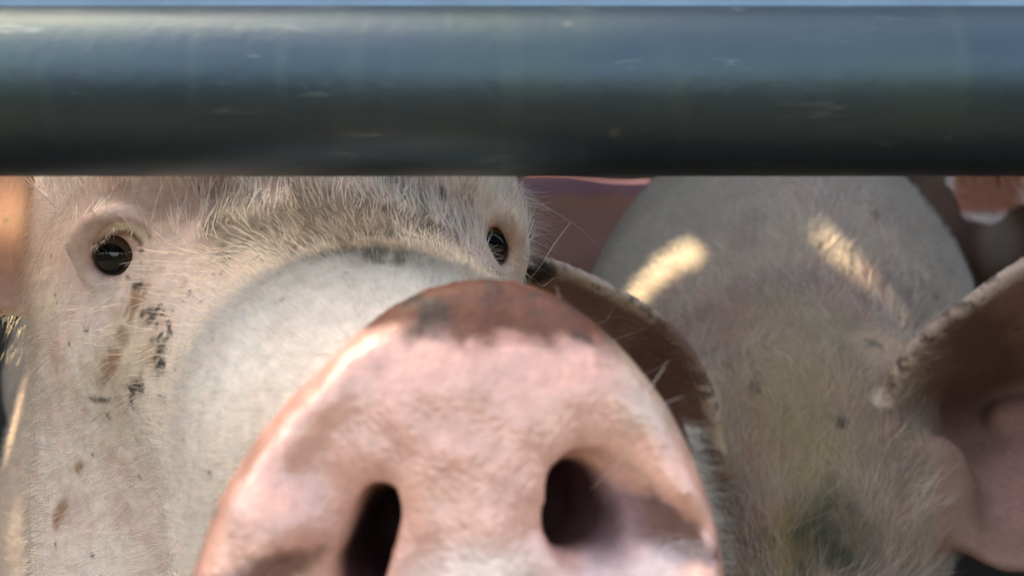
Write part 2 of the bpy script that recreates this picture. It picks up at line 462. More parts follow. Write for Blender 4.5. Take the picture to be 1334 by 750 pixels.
# unseen bank behind the viewer, added to block low sky and shape the eye highlight
def sky_blocker():
    n, m = 240, 10; V = []; 
    for i in range(n):
        a = math.pi * (1.0 + i / (n - 1)) ; 
        for j in range(m):
            r = 4.2 + j * .8; az = math.degrees(math.atan2(1.6 * math.cos(a), -math.sin(a))); h = (.58 - .42 * (0.5 + 0.5 * math.tanh((az + 8) / 3)) * (0.5 - 0.5 * math.tanh((az - 20) / 3))) * (6.2 + 1.3 * math.sin(i * .45) + .8 * math.sin(i * 1.15 + 1)) * math.sin(j / (m - 1) * math.pi * .95)
            V.append((r * math.cos(a) * 1.6, r * math.sin(a), h - .02))
    Q = [(i * m + j, (i + 1) * m + j, (i + 1) * m + j + 1, i * m + j + 1) for i in range(n - 1) for j in range(m - 1)]
    return link_mesh('low_sky_blocker', np.array(V), np.array(Q), simple_mat('dark_blocker', (.014, .016, .013), .95, 0, 1.2, .6))
tag(sky_blocker(), kind='structure')

# the rail
def tube(name, x0, x1, y, z, r, mat, parent=None, n=72, m=160):
    t = np.linspace(0, 2 * np.pi, n, endpoint=False); xx = np.linspace(x0, x1, m)
    V = np.array([(x, y + r * math.cos(a), z + r * math.sin(a)) for x in xx for a in t])
    q = np.arange((m - 1) * n); i, j = q // n, q % n
    Q = np.stack([i * n + j, i * n + (j + 1) % n, (i + 1) * n + (j + 1) % n, (i + 1) * n + j], 1)
    return link_mesh(name, V, Q, mat, parent)
M_RAIL = rail_material()
rail = tube('metal_rail', -1.2, 1.4, .2060, CZ + .0471, .0200, M_RAIL)
tag(rail, 'thick round grey-blue metal rail running across in front of the pigs', 'rail')
for x in (-1.2, 1.4):
    p = boxes_mesh('post', [(x - .03, x + .03, .18, .24, FZ, RZ + .02)], M_RAIL, rail)

blue = boxes_mesh('sky_sheen_strip', [(-1.17, 1.37, .214, .226, CZ + .0672, CZ + .16)], simple_mat('painted_sky_sheen', (.17, .27, .37), .5, 0, 45, .35))  # added strip, painted to stand in for the rail's bright sky reflection
tag(blue, 'added pale blue strip above the metal rail, painted as its sky reflection', 'reflection strip')

# ------------------------------------------------------------------ the pig in front
def leg(F, top, foot, r):
    knee = (np.array(top) * .45 + np.array(foot) * .55) + np.array([0, .03, 0])
    F.cone(top, knee, r, r * .52, .03); F.cone(knee, foot, r * .5, r * .36, .015)
    F.ell(np.array(foot) + [0, -.01, .02], (r * .42, r * .55, .03), None, .01)

E0 = np.array([-.067, .300, CZ + .013])
f_ = unit([.385, -.873, -.30]); s_ = unit([.915, .4036, 0]); u_ = np.cross(s_, f_); u_ = u_ if u_[2] > 0 else -u_
HR = np.array([f_, s_, u_])
def H(a, b, c): return E0 + a * f_ + b * s_ + c * u_

EYE_L = at(160, 334, .2745); EYE_R = at(638, 321, .3275)
# snout disc frame
DC = at(606, 640, .1560)
dn = unit([.06, -.985, .10]); dr = unit(np.cross(dn, [0.05, 0, 1])) ; dr = dr if dr[0] > 0 else -dr
du = np.cross(dr, dn); du = du if du[2] > 0 else -du
DR = np.array([dr, du, dn])
def D(p, q, h=0): return DC + p * .001 * dr + q * .001 * du + h * .001 * dn

F = Field([(-1.15, .03), (-.45, .012), (-.24, .004), (-.20, .0016), (-.142, .0009), (-.108, .0016), (.062, .0035), (.10, None)],
          [(.115, .0017), (.258, .0011), (.292, .0016), (.40, .005), (.50, .014), (.75, .03), (1.95, None)],
          [(CZ - .64, .03), (CZ - .25, .008), (CZ - .125, .0018), (CZ - .012, .0011), (CZ + .030, .0018), (CZ + .075, .005), (CZ + .16, .012), (CZ + .24, None)])
# body, neck, shoulders
F.ell((-.265, .88, CZ - .11), (.165, .32, .20), None, .05)
F.ell((-.52, 1.38, CZ - .12), (.19, .40, .21), None, .08)
F.ell((-.20, .62, CZ - .17), (.150, .17, .150), None, .05)
F.cone(H(-.09, 0, .0), (-.20, .66, CZ - .07), .085, .13, .05)
F.ell(H(.006, 0, -.010), (.040, .045, .022), HR, .02)
for x, y in ((-.36, .72), (-.14, .76), (-.74, 1.58), (-.50, 1.66)):
    leg(F, (x, y, CZ - .25), (x, y, FZ), .075)
F.cone((-.66, 1.76, CZ - .05), (-.70, 1.82, CZ - .12), .015, .006, .02)
# head
F.ell(H(-.075, 0, .012), (.092, .083, .088), HR, .03)
F.ell(H(-.062, -.047, -.052), (.085, .048, .075), HR, .035)
F.ell(H(-.062, .044, -.052), (.085, .046, .075), HR, .035)
F.ell(H(-.028, -.043, .016), (.034, .030, .034), HR, .02)
F.ell(H(-.028, .043, .016), (.034, .030, .034), HR, .02)
F.ell(H(-.020, -.050, -.030), (.045, .030, .040), HR, .02)
F.ell(H(-.020, .050, -.030), (.045, .030, .040), HR, .02)
# muzzle: upper jaw, lips and chin
F.cone(H(.00, 0, -.040), H(.126, .007, -.012), .049, .031, .030, flat=(s_, 1.12))
F.cone(H(-.01, 0, -.042), H(.085, 0, -.024), .053, .044, .022, flat=(s_, 1.12))
F.cone(H(-.03, 0, -.075), H(.10, 0, -.052), .045, .022, .02, flat=(s_, 1.15))
F.ell((-.112, .338, CZ - .105), (.070, .065, .10), None, .03)
F.ell((-.040, .262, CZ - .085), (.056, .070, .068), None, .02)
# lids
for e, hx in ((EYE_L, -1), (EYE_R, 1)):
    F.ell(e + [0, .004, 0], (.0150, .0118, .0145), None, .010)
# left ear and right ear of this pig
earL = [[(80, 215, .345), (66, 300, .352), (66, 385, .345)],
        [(10, 190, .325), (-5, 300, .338), (10, 400, .325)],
        [(-80, 185, .305), (-100, 300, .325), (-70, 395, .30)],
        [(-170, 230, .285), (-185, 300, .295), (-165, 360, .285)],
        [(-240, 285, .27), (-242, 300, .272), (-240, 315, .27)]]
G_earL = add_ear(F, earL, th=.0018, rim=.0028, k=.008)
G_earR = add_ear(F, [[(610, 20, .40), (640, 90, .42), (625, 150, .41)], [(650, -20, .39), (680, 40, .42), (655, 120, .40)],
                     [(690, -60, .37), (720, -20, .40), (700, 40, .37)], [(720, -90, .36), (735, -70, .37), (725, -50, .36)]], k=.008)

# snout disc
q_prof = np.array([(-52, 0, 0), (-49, -18, 20), (-43, -31, 33), (-35, -41, 42), (-24, -47, 47.5), (-12, -47.2, 48.6), (0, -43.6, 46.6), (11, -37, 41.8), (22, -27.5, 34.5),
                   (30, -21.0, 27.6), (36, -14, 20.5), (40.2, -4.5, 12), (41.4, 3.5, 3.5)], float)
ol = np.concatenate([q_prof[:, [1, 0]], q_prof[::-1][1:-1, [2, 0]]])      # closed outline (left side up, right side down), mm
cen = np.array([1.0, -6.0]); pol = ol - cen
ang = np.arctan2(pol[:, 1], pol[:, 0]); rad_ = np.hypot(pol[:, 0], pol[:, 1]); o_ = np.argsort(ang)
ang, rad_ = ang[o_], rad_[o_]
ta = np.linspace(-np.pi, np.pi, 721)
tr_ = np.interp(ta, np.concatenate([ang - 2 * np.pi, ang, ang + 2 * np.pi]), np.tile(rad_, 3))
kk = np.exp(-np.linspace(-2, 2, 41) ** 2); tr_ = np.convolve(np.concatenate([tr_[-21:-1], tr_, tr_[1:21]]), kk / kk.sum(), 'valid')
sl = F.box(DC - .066, DC + .066, .004)
p, q, h = F.local(sl, DC, DR); p, q, h = p * 1000, q * 1000, h * 1000
r = np.hypot(p - cen[0], q - cen[1]); R = np.interp(np.arctan2(q - cen[1], p - cen[0]), ta, tr_)
k_ = r / R
top = 2.2 * (1 - k_ ** 2) - 6.0 * smooth(q, 16, 42) - 2.5 * np.exp(-((p - 1) / 9) ** 2 - ((q + 2) / 22) ** 2) * 0 
top = top + 3.0 * np.exp(-((k_ - .87) / .08) ** 2) * smooth(q, 34, 4) - 1.6 * np.exp(-((np.abs(p - 3) - 23) / 10) ** 2 - ((q + 8) / 12) ** 2)             # raised rim
top = top + 2.4 * np.exp(-((p - 2) / 8) ** 2) * smooth(q, 8, -25)                    # septum between the nostrils
Pn = np.stack([a_.ravel() for a_ in np.broadcast_arrays(p, q, h)], 1)
hot = (np.abs(Pn[:, 2]) < 22)
rel = np.zeros(len(Pn)); rel[hot] = (fbm(Pn[hot], .16, 3, 3) - .5) * 2.6 + (np.abs(noise(Pn[hot] * [.5, 1.2, .4], .42, 8) - .5) - .25) * 1.5 * smooth(np.hypot(Pn[hot, 0] - 2, Pn[hot, 1] + 6), 26, 36)
top = top + rel.reshape(h.shape)
d1 = (r - R) * .93; d2 = np.maximum(h - top, -(h + 15))
kk_ = 7.0; hh = np.clip(.5 - .5 * (d2 - d1) / kk_, 0, 1)
d = d2 * (1 - hh) + d1 * hh + kk_ * hh * (1 - hh)
F.mix(sl, (d * .001).astype(np.float32), .006, 'add')
# wings of the nostrils
F.cone(D(-34, -8, -1), D(-40, -26, -1), .0085, .0095, .006)
F.cone(D(36, -3, -2), D(41, -22, -2), .0075, .0085, .006)
F.ell(D(-23, -27, -2), (.010, .012, .006), DR, .005)
# flesh behind the disc, then the nostrils
F.cone(D(-3, -5, -36), D(-8, -6, -46), .029, .030, .006)
for hh_ in (6, 2, -4):
    F.cone(D(-15.2, -1.5, hh_), D(-19.0, -19, hh_), .0030, .0036, .003, 'cut')
F.cone(D(-17.2, -9, 0), D(-12, -9, -19), .0038, .0050, .003, 'cut')
F.cone(D(-19.5, -19, 0), D(-23.5, -27, 1), .0034, .0040, .003, 'cut')
F.cone(D(-16.0, -4, 0), D(-11, -6, -19), .0034, .0046, .003, 'cut')
F.cone(D(-19, -15, 0), D(-13, -12, -19), .0036, .0050, .004, 'cut')
F.ell(D(-27, -17, 4), (.0085, .0060, .0050), DR, .004, 'cut')
F.cone(D(-27, -20, 4.5), D(-38, -25, 4.5), .0036, .0022, .004, 'cut')
F.cone(D(23.8, 2.6, 3), D(25.4, -7.0, 3), .0062, .0072, .005, 'cut')
F.cone(D(23.0, 1.8, 0), D(11, -1, -15), .0058, .0048, .004, 'cut')
F.cone(D(24.4, -5.5, 0), D(12, -4, -13), .0064, .0050, .004, 'cut')
F.ell(D(30.0, -6.0, 3.2), (.0095, .0085, .0075), DR, .006, 'cut')
F.ell(D(33.0, -9.5, 4.2), (.0105, .0062, .0052), DR, .004, 'cut')
F.ell(D(37.0, -5.0, 4.6), (.0064, .0042, .0052), DR, .003, 'cut')
F.ell(D(30, -17.5, 3.6), (.0085, .0062, .0036), DR, .004, 'cut')
# creases across the bridge behind the rim
for i, (a, rr) in enumerate(((.132, .0), (.118, .0))):
    pass
# eye openings
for e, v, rx, ry in ((EYE_L, unit([.16, -.98, .04]), .0066, .0073), (EYE_R, unit([.24, -.95, .0]), .0048, .0092)):
    xr = unit(np.cross(v, [0, 0, 1])); xr = xr if xr[0] > 0 else -xr; zr = np.cross(xr, v); zr = zr if zr[2] > 0 else -zr
    ca, sa = math.cos(.30), math.sin(.30)
    if e is EYE_R: ca, sa = math.cos(.35), math.sin(.35)
    RR = np.array([xr * ca + zr * sa, -xr * sa + zr * ca, v])
    if e is EYE_R: RR = np.array([xr * ca + zr * sa, -xr * sa + zr * ca, v])
    F.ell(e + v * .011, (rx, ry, .0150), RR, .0024, 'cut')
    # fold of the upper lid
    for t in np.linspace(.2, 3.0, 13):
        F.ell(e + v * .0098 + (xr * math.cos(t) * (rx + .0038) + zr * math.sin(t) * (ry + .0034)), (.0031, .0030, .0027), None, .004)
    for t in np.linspace(3.3, 6.1, 11):
        F.ell(e + v * .0094 + (xr * math.cos(t) * (rx + .0030) + zr * math.sin(t) * (ry + .0026)), (.0020, .0022, .0018), None, .003)
V, Q = F.mesh(); N = vnormals(V, Q)
print('pig1', len(V)); del F

# colours of the hide: pink skin, pale muzzle, brown crust on the snout's upper rim, dung stains
def lerp(c, d, t): return c * (1 - t[:, None]) + np.array(d)[None, :] * t[:, None]
px, py = proj(V); front = (V[:, 1] < .5).astype(float)
def spot(x, y, rx, ry, rot=0, soft=.5, nz=.5, ns=300, seed=1):
    ca, sa = math.cos(rot), math.sin(rot)
    out = np.zeros(len(V)); m = 2.2 * max(rx, ry) * (1 + nz)
    i = np.nonzero((np.abs(px - x) < m) & (np.abs(py - y) < m) & (front > 0))[0]
    X = (px[i] - x) * ca + (py[i] - y) * sa; Y = -(px[i] - x) * sa + (py[i] - y) * ca
    d = np.hypot(X / rx, Y / ry) + (fbm(V[i], ns, seed) - .5) * 2 * nz
    out[i] = smooth(-d, -1 - soft / 2, -1 + soft / 2) * front[i]
    return out
col = np.tile([.72, .54, .46], (len(V), 1)).astype(float)
col = lerp(col, (.74, .63, .53), smooth(fbm(V, 60, 5), .35, .65) * .7)
col = lerp(col, (.56, .33, .27), smooth(fbm(V, 130, 9), .5, .75) * .5)
dl = V - E0; ha, hb, hc = dl @ f_, dl @ s_, dl @ u_
muz = smooth(ha, .015, .085) * smooth(ha, .16, .14)
col = lerp(col, (.66, .53, .41), muz * .6)
dd = V - DC; dp, dq, dh = dd @ dr * 1000, dd @ du * 1000, dd @ dn * 1000
Rv = np.interp(np.arctan2(dq - cen[1], dp - cen[0]), ta, tr_); rv = np.hypot(dp - cen[0], dq - cen[1])
disc = smooth(dh, -15, -10) * smooth(Rv + 2.5 - rv, -1.5, 1.0)
col = lerp(col, (.66, .33, .25), disc)
col = lerp(col, (.66, .37, .27), disc * smooth(fbm(V, 90, 21), .4, .7) * .45)
col = lerp(col, (.52, .25, .20), disc * smooth(fbm(V, 120, 31), .52, .72) * .4)
k2_ = np.hypot(dp / 50, (dq + 6) / 45)
inside = disc * smooth(dh, -1.5, -4.5) * smooth(-np.hypot(dp / 43, (dq + 6) / 36), -1.0, -.9)
crust = disc * smooth(dq + 9 * (fbm(V, 110, 41) - .5) + 4 * (fbm(V, 420, 43) - .5), 24.5, 30)
col = lerp(col, (.125, .048, .030), crust)
col = lerp(col, (.05, .035, .028), crust * smooth(fbm(V, 210, 51), .52, .64) * .85)
col = lerp(col, (.42, .32, .24), disc * smooth(dp - .0 * dq, 24, 32) * smooth(dq, 8, 16) * .7)
col = lerp(col, (.30, .15, .11), disc * smooth(-dp, 33, 42) * smooth(fbm(V, 170, 61), .45, .65) * .6)
col = lerp(col, (.11, .045, .04), disc * smooth(-np.hypot((dp - 36) / 10, (dq + 5.5 + .35 * (dp - 36)) / 5) - (fbm(V, 240, 71) - .5) * .9, -1.15, -.8) * .92)  # notch by the right nostril, its shade put into the colour
col = lerp(col, (.15, .065, .05), disc * smooth(-np.hypot((dp + 34) / 12, (dq + 15 - .3 * (dp + 34)) / 4) - (fbm(V, 240, 77) - .5) * 1.1, -1.15, -.75) * .85)  # crease by the left nostril, shade painted in likewise
col = lerp(col, (.62, .45, .44), disc * smooth(-np.hypot((dp - 31) / 12, (dq + 15) / 8), -1.1, -.6) * .7)
col = lerp(col, (.80, .64, .58), disc * smooth(-np.hypot((dp - 4) / 16, (dq + 18) / 10), -1.3, -.5) * .7)  # front light on the lower snout painted as paler flesh
col = lerp(col, (.34, .20, .21), disc * smooth(-np.hypot((dp - 28) / 7, (dq + 5) / 9), -1.2, -.5) * smooth(dh, 3.0, -1) * .8)
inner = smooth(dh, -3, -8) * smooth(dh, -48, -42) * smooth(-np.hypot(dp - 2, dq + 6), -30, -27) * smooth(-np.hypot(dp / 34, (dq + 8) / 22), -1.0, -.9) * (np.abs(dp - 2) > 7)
col = lerp(col, (.035, .012, .012), inner)  # darkness deep in the nostrils painted into the colour
# dung and tear stains
col = lerp(col, (.74, .56, .53), spot(170, 330, 110, 95, 0, 1.2, .5, 60, 2) * .8)
col = lerp(col, (.46, .34, .22), spot(165, 470, 42, 95, .35, 1.4, 1.1, 160, 4) * .55)
def fleck(x, y, rx, ry, ro, c, a_=.9, nz=.8):
    global col
    m = spot(x, y, rx, ry, ro, .9, nz, 420, int(x + y))
    col = lerp(col, c, m * a_)
r2 = np.random.default_rng(11)
for i in range(26):                                # reddish tear track running down from the eye
    t_ = i / 25; fleck(186 - 55 * t_ ** 1.1 + r2.normal(0, 5), 368 + 130 * t_ + r2.normal(0, 4), r2.uniform(2, 5), r2.uniform(6, 17), .5 + r2.normal(0, .2), (.25, .14, .085), .6)
for i in range(26):                                # black dung flecks beside it
    t_ = r2.random(); fleck(196 + 16 * math.sin(t_ * 4) + r2.normal(0, 9) - 18 * t_, 385 + 150 * t_ + r2.normal(0, 5), r2.uniform(1.2, 3.5), r2.uniform(3, 9), .45 + r2.normal(0, .4), (.02, .015, .012))
for i in range(40):
    fleck(r2.uniform(110, 300), r2.uniform(240, 560), r2.uniform(1, 3), r2.uniform(1.5, 4), r2.uniform(0, 3), (.10, .06, .04), .8)
for i in range(34):
    fleck(r2.normal(430, 85), r2.uniform(250, 335), r2.uniform(3, 9), r2.uniform(6, 16), r2.normal(0, .4), (.07, .055, .045), .75)
for x, y, rx, ry, ro in ((179, 372, 6, 5, 0), (198, 412, 5, 15, .5), (210, 452, 5, 13, .4), (208, 478, 5, 12, .3), (140, 520, 20, 3, 0), (180, 505, 14, 3, .2), (210, 518, 7, 3, 0)):
    fleck(x, y, rx, ry, ro, (.02, .015, .012), .85, .9)
for x, y, rx, ry, ro in ((80, 665, 9, 22, .4), (103, 608, 10, 7, -.6), (150, 470, 6, 12, .3)):
    col = lerp(col, (.28, .125, .055), spot(x, y, rx, ry, ro, 1.0, .7, 300, 8) * .8)
col = lerp(col, (.12, .10, .075), spot(430, 285, 150, 42, 0, 1.4, 1.0, 90, 12) * .85)
for i in range(22):                                # pale fold of the left upper lid, brown lash line and crease shadow painted in
    t_ = i / 21; a_ = math.pi * (1.02 - .86 * t_)
    fleck(161 + 33 * math.cos(a_), 331 - 37 * math.sin(a_), 5, 5, 0, (.78, .66, .52), .7, .2)
    fleck(161 + 41 * math.cos(a_), 331 - 45 * math.sin(a_), 4, 3, a_, (.42, .25, .20), .45, .3)
    fleck(161 + 26 * math.cos(a_), 331 - 28 * math.sin(a_), 3, 4, 0, (.22, .09, .06), .7, .3)
def near(c, r): return smooth(-np.linalg.norm(V - c, axis=1), -r, -r * .6)
for e in (EYE_L, EYE_R):
    col = lerp(col, (.55, .30, .26), near(e + [0, -.008, .001], .0110) * .45)
    col = lerp(col, (.10, .05, .035), near(e + [0, -.004, .0], .0085) * .8)
earm = smooth(-V[:, 0], .178, .192) * smooth(V[:, 2] - CZ, -.012, .0) * smooth(-V[:, 1], -.37, -.35)
col = lerp(col, (.80, .56, .46), earm)
shoulder = smooth(V[:, 1], .42, .50)
col = lerp(col, (.50, .36, .28), shoulder)
wet = disc * (1 - crust * .9) * (1 - smooth(dh, -1, -5) * smooth(-k2_, -.93, -.88))
pig1 = link_mesh('pig', V, Q, M_SKIN, None, dict(col=col, wet=wet, ear=earm * .36))
tag(pig1, 'pale pink pig nearest the rail, its wet snout pushed towards the viewer', 'pig', 'pigs in the trailer')

# bristles
dens = np.ones(len(V)); dens *= 1 - .97 * disc
for e in (EYE_L, EYE_R): dens *= 1 - smooth(-np.linalg.norm(V - e, axis=1), -.0150, -.0120)
dens *= np.where((inner > .3) | ((k2_ < .85) & (dh < 1) & (dh > -30)), 0, 1)
dens *= 1 - .75 * spot(165, 320, 95, 110, 0, .8, .1)
dens *= 1 + .9 * muz
dens *= 1 - .7 * earm
forehead = smooth(hc, .004, .012) * smooth(-ha, -.04, -.025)
dens *= 1 + 1.0 * forehead
P, Nn, t, bc = sample_surface(V, Q, N, dens, 215000)
kx, ky = proj(P)
def att(a): return (a[t] * (bc if a.ndim == 1 else bc[:, :, None])).sum(1)
fh = att(forehead); mz = att(muz); A_ha = att(ha); A_hb = att(hb); A_sh = att(shoulder)
back = -f_[None, :] + 0 * P
comb = back.copy()
side = np.clip(A_hb / .06, -1, 1)[:, None]
comb = comb * 1.0 + s_[None, :] * side * .35 + np.array([0, 0, -1.0])[None, :] * (1 - fh[:, None]) * np.clip(.75 - mz[:, None] * .5, 0, 1)
comb = comb * (1 - fh[:, None]) + (np.array([0,-.1,1.0]) + s_ * .18 * side) * fh[:, None]
comb = comb * (1 - A_sh[:, None]) + np.array([-.3, 1.0, -.3]) * A_sh[:, None]
L_ = (.0075 + .004 * rng.random(len(P))) * (1 + .30 * fh) * (1 - .40 * mz)
L_ *= .6 + .8 * fbm(P, 70, 91)
pts = grow(P, Nn, unit(comb), L_, .40 + .25 * mz, .15, .35, 5, 110., .36)
base = att(col)
hc_ = np.tile([.90, .80, .60], (len(P), 1)) * (.75 + .5 * rng.random((len(P), 1)))
lum = base.mean(1)
hc_ *= (1 - att(shoulder) * .45)[:, None]
stain = smooth(-lum, -.33, -.16)
hc_ = hc_ * (1 - stain[:, None]) + base * 1.1 * stain[:, None]
dk = (fbm(P, 130, 95) > .56) & (np.abs(kx - 430) < 190) & (ky < 330) & (rng.random(len(P)) < .8) & (np.abs(ky - 290) < 45 * rng.random(len(P)) ** .5)
hc_ *= 1 - fh[:, None] * np.array([0, .05, .16])
hc_ *= 1 - mz[:, None] * np.array([.02, .08, .20])
hc_[dk] = [.12, .10, .085]
warm = smooth(fbm(P, 50, 97), .4, .65)[:, None]
hc_ = hc_ * (1 - warm * .25) + hc_ * np.array([1.0, .86, .62]) * warm * .25
hc_ = np.clip(hc_, .01, .93)
rad = np.array([.00009, .00010, .00009, .00007, .00003])[None, :] * (1 + .75 * fh[:, None])
fur1 = make_curves('fur', pts, rad, hc_, M_HAIR, pig1)

# eyes
def eye_material():
    m, nt, b = new_mat('pig_eye'); L = nt.links.new
    tc = N_(nt, 'ShaderNodeTexCoord'); sx = N_(nt, 'ShaderNodeSeparateXYZ'); L(tc.outputs['Object'], sx.inputs[0])
    r = N_(nt, 'ShaderNodeValToRGB'); L(sx.outputs[2], r.inputs[0])
    e = r.color_ramp.elements; e[0].position = .58; e[0].color = (.28, .20, .16, 1); e[1].position = .64; e[1].color = (.045, .024, .014, 1)
    for p_, c_ in ((.86, (.09, .058, .04, 1)), (.89, (.004, .004, .005, 1)), (1.0, (.003, .003, .004, 1))):
        x = r.color_ramp.elements.new(p_); x.color = c_
    L(r.outputs[0], b.inputs['Base Color']); b.inputs['Roughness'].default_value = .06
    b.inputs['Specular IOR Level'].default_value = .4
    return m
M_EYE = eye_material()
def make_eye(c, look, r, parent):
    n, m_ = 48, 32
    V_ = [(math.sin(a) * math.cos(b), math.sin(a) * math.sin(b), math.cos(a) * (1.0 + .10 * max(0, math.cos(a) - .8))) for a in np.linspace(0.001, np.pi - .001, m_) for b in np.linspace(0, 2 * np.pi, n, endpoint=False)]
    Q_ = [(i * n + j, i * n + (j + 1) % n, (i + 1) * n + (j + 1) % n, (i + 1) * n + j) for i in range(m_ - 1) for j in range(n)]
    o = link_mesh('eye', np.array(V_), np.array(Q_)[:, ::-1], M_EYE, parent)
    o.location = c; o.scale = (r, r, r); o.rotation_euler = Vector(look).to_track_quat('Z', 'Y').to_euler()
    return o
make_eye(EYE_L + [0.0006, -.0030, 0], (.10, -.97, -.13), .0096, pig1)
make_eye(EYE_R + [-.0008, -.0032, 0], (.42, -.9, .0), .0094, pig1)

# lashes, long whiskers, fringe beyond the right eye and at the snout's edge
W = []; WC = []; WR = []
def strand(pix, r, c, m_=9):
    C = catmull(np.array([at(*p_) for p_ in pix]), np.linspace(0, len(pix) - 1, m_))
    W.append(C); WC.append(c); WR.append(r * np.linspace(1, .25, m_))
for i in range(46):                       # pale lashes hanging over the left eye
    a = rng.uniform(-.2, 1.0); x = 128 + a * 50; y = 318 - 24 * math.sin(max(0, min(1, a)) * np.pi * .8) + rng.normal(0, 2)
    strand([(x, y, .262), (x - 2 + rng.normal(0, 1), y + 4, .2575), (x - 3 + rng.normal(0, 2), y + 9 + rng.normal(0, 2), .2570)], .00008, (.62, .52, .38))
for i in range(34):
    a = rng.uniform(0, 1); x = 628 + a * 38; y = 286 - 8 * math.sin(a * 3) + rng.normal(0, 3)
    strand([(x, y, .316), (x + 2, y + 4, .3125), (x + 5 + rng.normal(0, 2), y + 8, .3120)], .00008, (.50, .38, .26))
for i in range(230):                      # fringe against the dark behind the right eye
    y = 236 + 110 * rng.random(); x = 672 + (y - 236) * .12 + rng.normal(0, 4); l = rng.uniform(14, 52) * (.55 if y > 310 or y < 246 else 1)
    dy = rng.uniform(-.15, .62) ; Yd = .345 + rng.normal(0, .006)
    strand([(x - 8, y - 4, Yd), (x + l * .5, y + dy * l * .4, Yd), (x + l, y + dy * l + rng.normal(0, 4), Yd + .004)], .00006, (.62, .56, .50))
strand([(672, 250, .34), (715, 272, .33), (755, 297, .33), (787, 328, .335)],   .00012, (.62, .52, .50))
strand([(743, 290, .33), (722, 318, .32), (705, 345, .315), (688, 366, .31)],   .00012, (.62, .52, .50))
strand([(680, 306, .34), (705, 325, .33), (730, 343, .33)], .00008, (.6, .5, .45))
strand([(722, 362, .31), (706, 372, .31), (694, 360, .31)], .00008, (.6, .55, .5))
for a_, b_ in (((812, 438), (840, 428)), ((848, 484), (874, 468)), ((792, 415), (800, 398)), ((940, 630), (1006, 672))):
    strand([(a_[0] - 14, a_[1] + 6, .20), (a_[0], a_[1], .205), (b_[0], b_[1], .215)], .00008, (.66, .58, .52))
for i in range(280):                      # short white bristles at the snout's right edge
    y = rng.uniform(545, 775); x0 = np.interp(y, [540, 600, 680, 760], [896, 915, 933, 941]) - 4
    l = rng.uniform(10, 34); dy = rng.normal(.05, .22)
    strand([(x0 - 6, y - 1, .166), (x0 + l * .5, y + dy * l * .5, .172), (x0 + l, y + dy * l, .180)], .00008, (.62, .58, .46))
strand([(34, 236, .26), (73, 275, .255), (50, 318, .255), (50, 350, .26), (56, 380, .265)], .00006, (.10, .06, .04), 14)
strand([(92, 262, .262), (70, 292, .26), (45, 345, .26), (32, 390, .262), (33, 440, .262)], .00006, (.10, .06, .04), 14)
strand([(86, 283, .262), (64, 315, .26), (52, 345, .262)], .00005, (.10, .06, .04))
strand([(185, 658, .25), (160, 675, .247), (140, 700, .248), (139, 735, .248), (148, 760, .25)], .00006, (.25, .2, .15), 14)
strand([(222, 598, .235), (245, 601, .232), (262, 603, .232)], .00005, (.2, .14, .1))
for x, y, x2, y2 in ((122, 524, 162, 516), (118, 550, 150, 530), (180, 508, 160, 515), (205, 495, 196, 515), (150, 498, 130, 520), (238, 560, 250, 548)):
    strand([(x, y, .262), ((x + x2) / 2, (y + y2) / 2 - 2, .260), (x2, y2, .262)], .00012, (.05, .04, .03))
for i in range(60):                      # long guard hairs at the jaw's edge and below the ear
    y = rng.uniform(400, 470); x = rng.uniform(-8, 46)
    strand([(x, y, .335), (x - 4, y + 10, .33), (x - 12 + rng.normal(0, 3), y + 24, .335)], .00008, (.10, .08, .06))
mm = 9
def pad(C): return C if len(C) == mm else catmull(C, np.linspace(0, len(C) - 1, mm))
wh = make_curves('whiskers', np.array([pad(c) for c in W]), np.array([np.interp(np.linspace(0, 1, mm), np.linspace(0, 1, len(r_)), r_) for r_ in WR]), np.array(WC), M_HAIR, pig1)

# ------------------------------------------------------------------ the second pig, head lowered, right of the first
F = Field([(-.06, .006), (.00, .0026), (.32, .006), (.42, .02), (.95, None)],
          [(.30, .006), (.41, .0028), (.66, .006), (.80, .010), (1.0, .03), (1.95, None)],
          [(CZ - .64, .03), (CZ - .30, .010), (CZ - .20, .003), (CZ + .06, .008), (CZ + .30, None)])
F.ell((.280, .96, CZ - .070), (.205, .26, .215), None, .06)
F.ell((.42, 1.36, CZ - .09), (.20, .38, .22), None, .08)
F.ell((.286, 1.00, CZ + .02), (.108, .26, .19), None, .09)
F.ell((.40, 1.34, CZ + .02), (.12, .32, .17), None, .09)
F.cone((.255, .86, CZ - .075), at(1045, 590, .61), .165, .085, .06)
F.ell(at(1045, 640, .60), (.078, .075, .095), None, .04)
F.ell(at(1040, 700, .565), (.062, .06, .07), None, .03)
F.ell(at(975, 690, .585), (.045, .06, .07), None, .03)
F.ell(at(1120, 690, .585), (.045, .06, .07), None, .03)
F.cone(at(1035, 750, .55), at(1010, 1060, .47), .060, .034, .03)
F.ell(at(1010, 1075, .465), (.042, .02, .034), None, .01)
F.ell(at(1165, 470, .60), (.022, .03, .018), None, .02)
for x, y in ((.16, .90), (.38, .90), (.36, 1.62), (.58, 1.58)):
    leg(F, (x, y, CZ - .26), (x, y, FZ), .075)
ear2L = [[(945, 610, .515), (905, 640, .55), (880, 760, .505)],
         [(918, 500, .490), (860, 560, .53), (800, 690, .475)],
         [(868, 425, .468), (800, 485, .505), (750, 600, .455)],
         [(775, 368, .448), (745, 410, .475), (705, 480, .440)],
         [(690, 336, .440), (690, 362, .452), (668, 400, .440)],
         [(660, 345, .445), (660, 358, .447), (655, 375, .445)]]
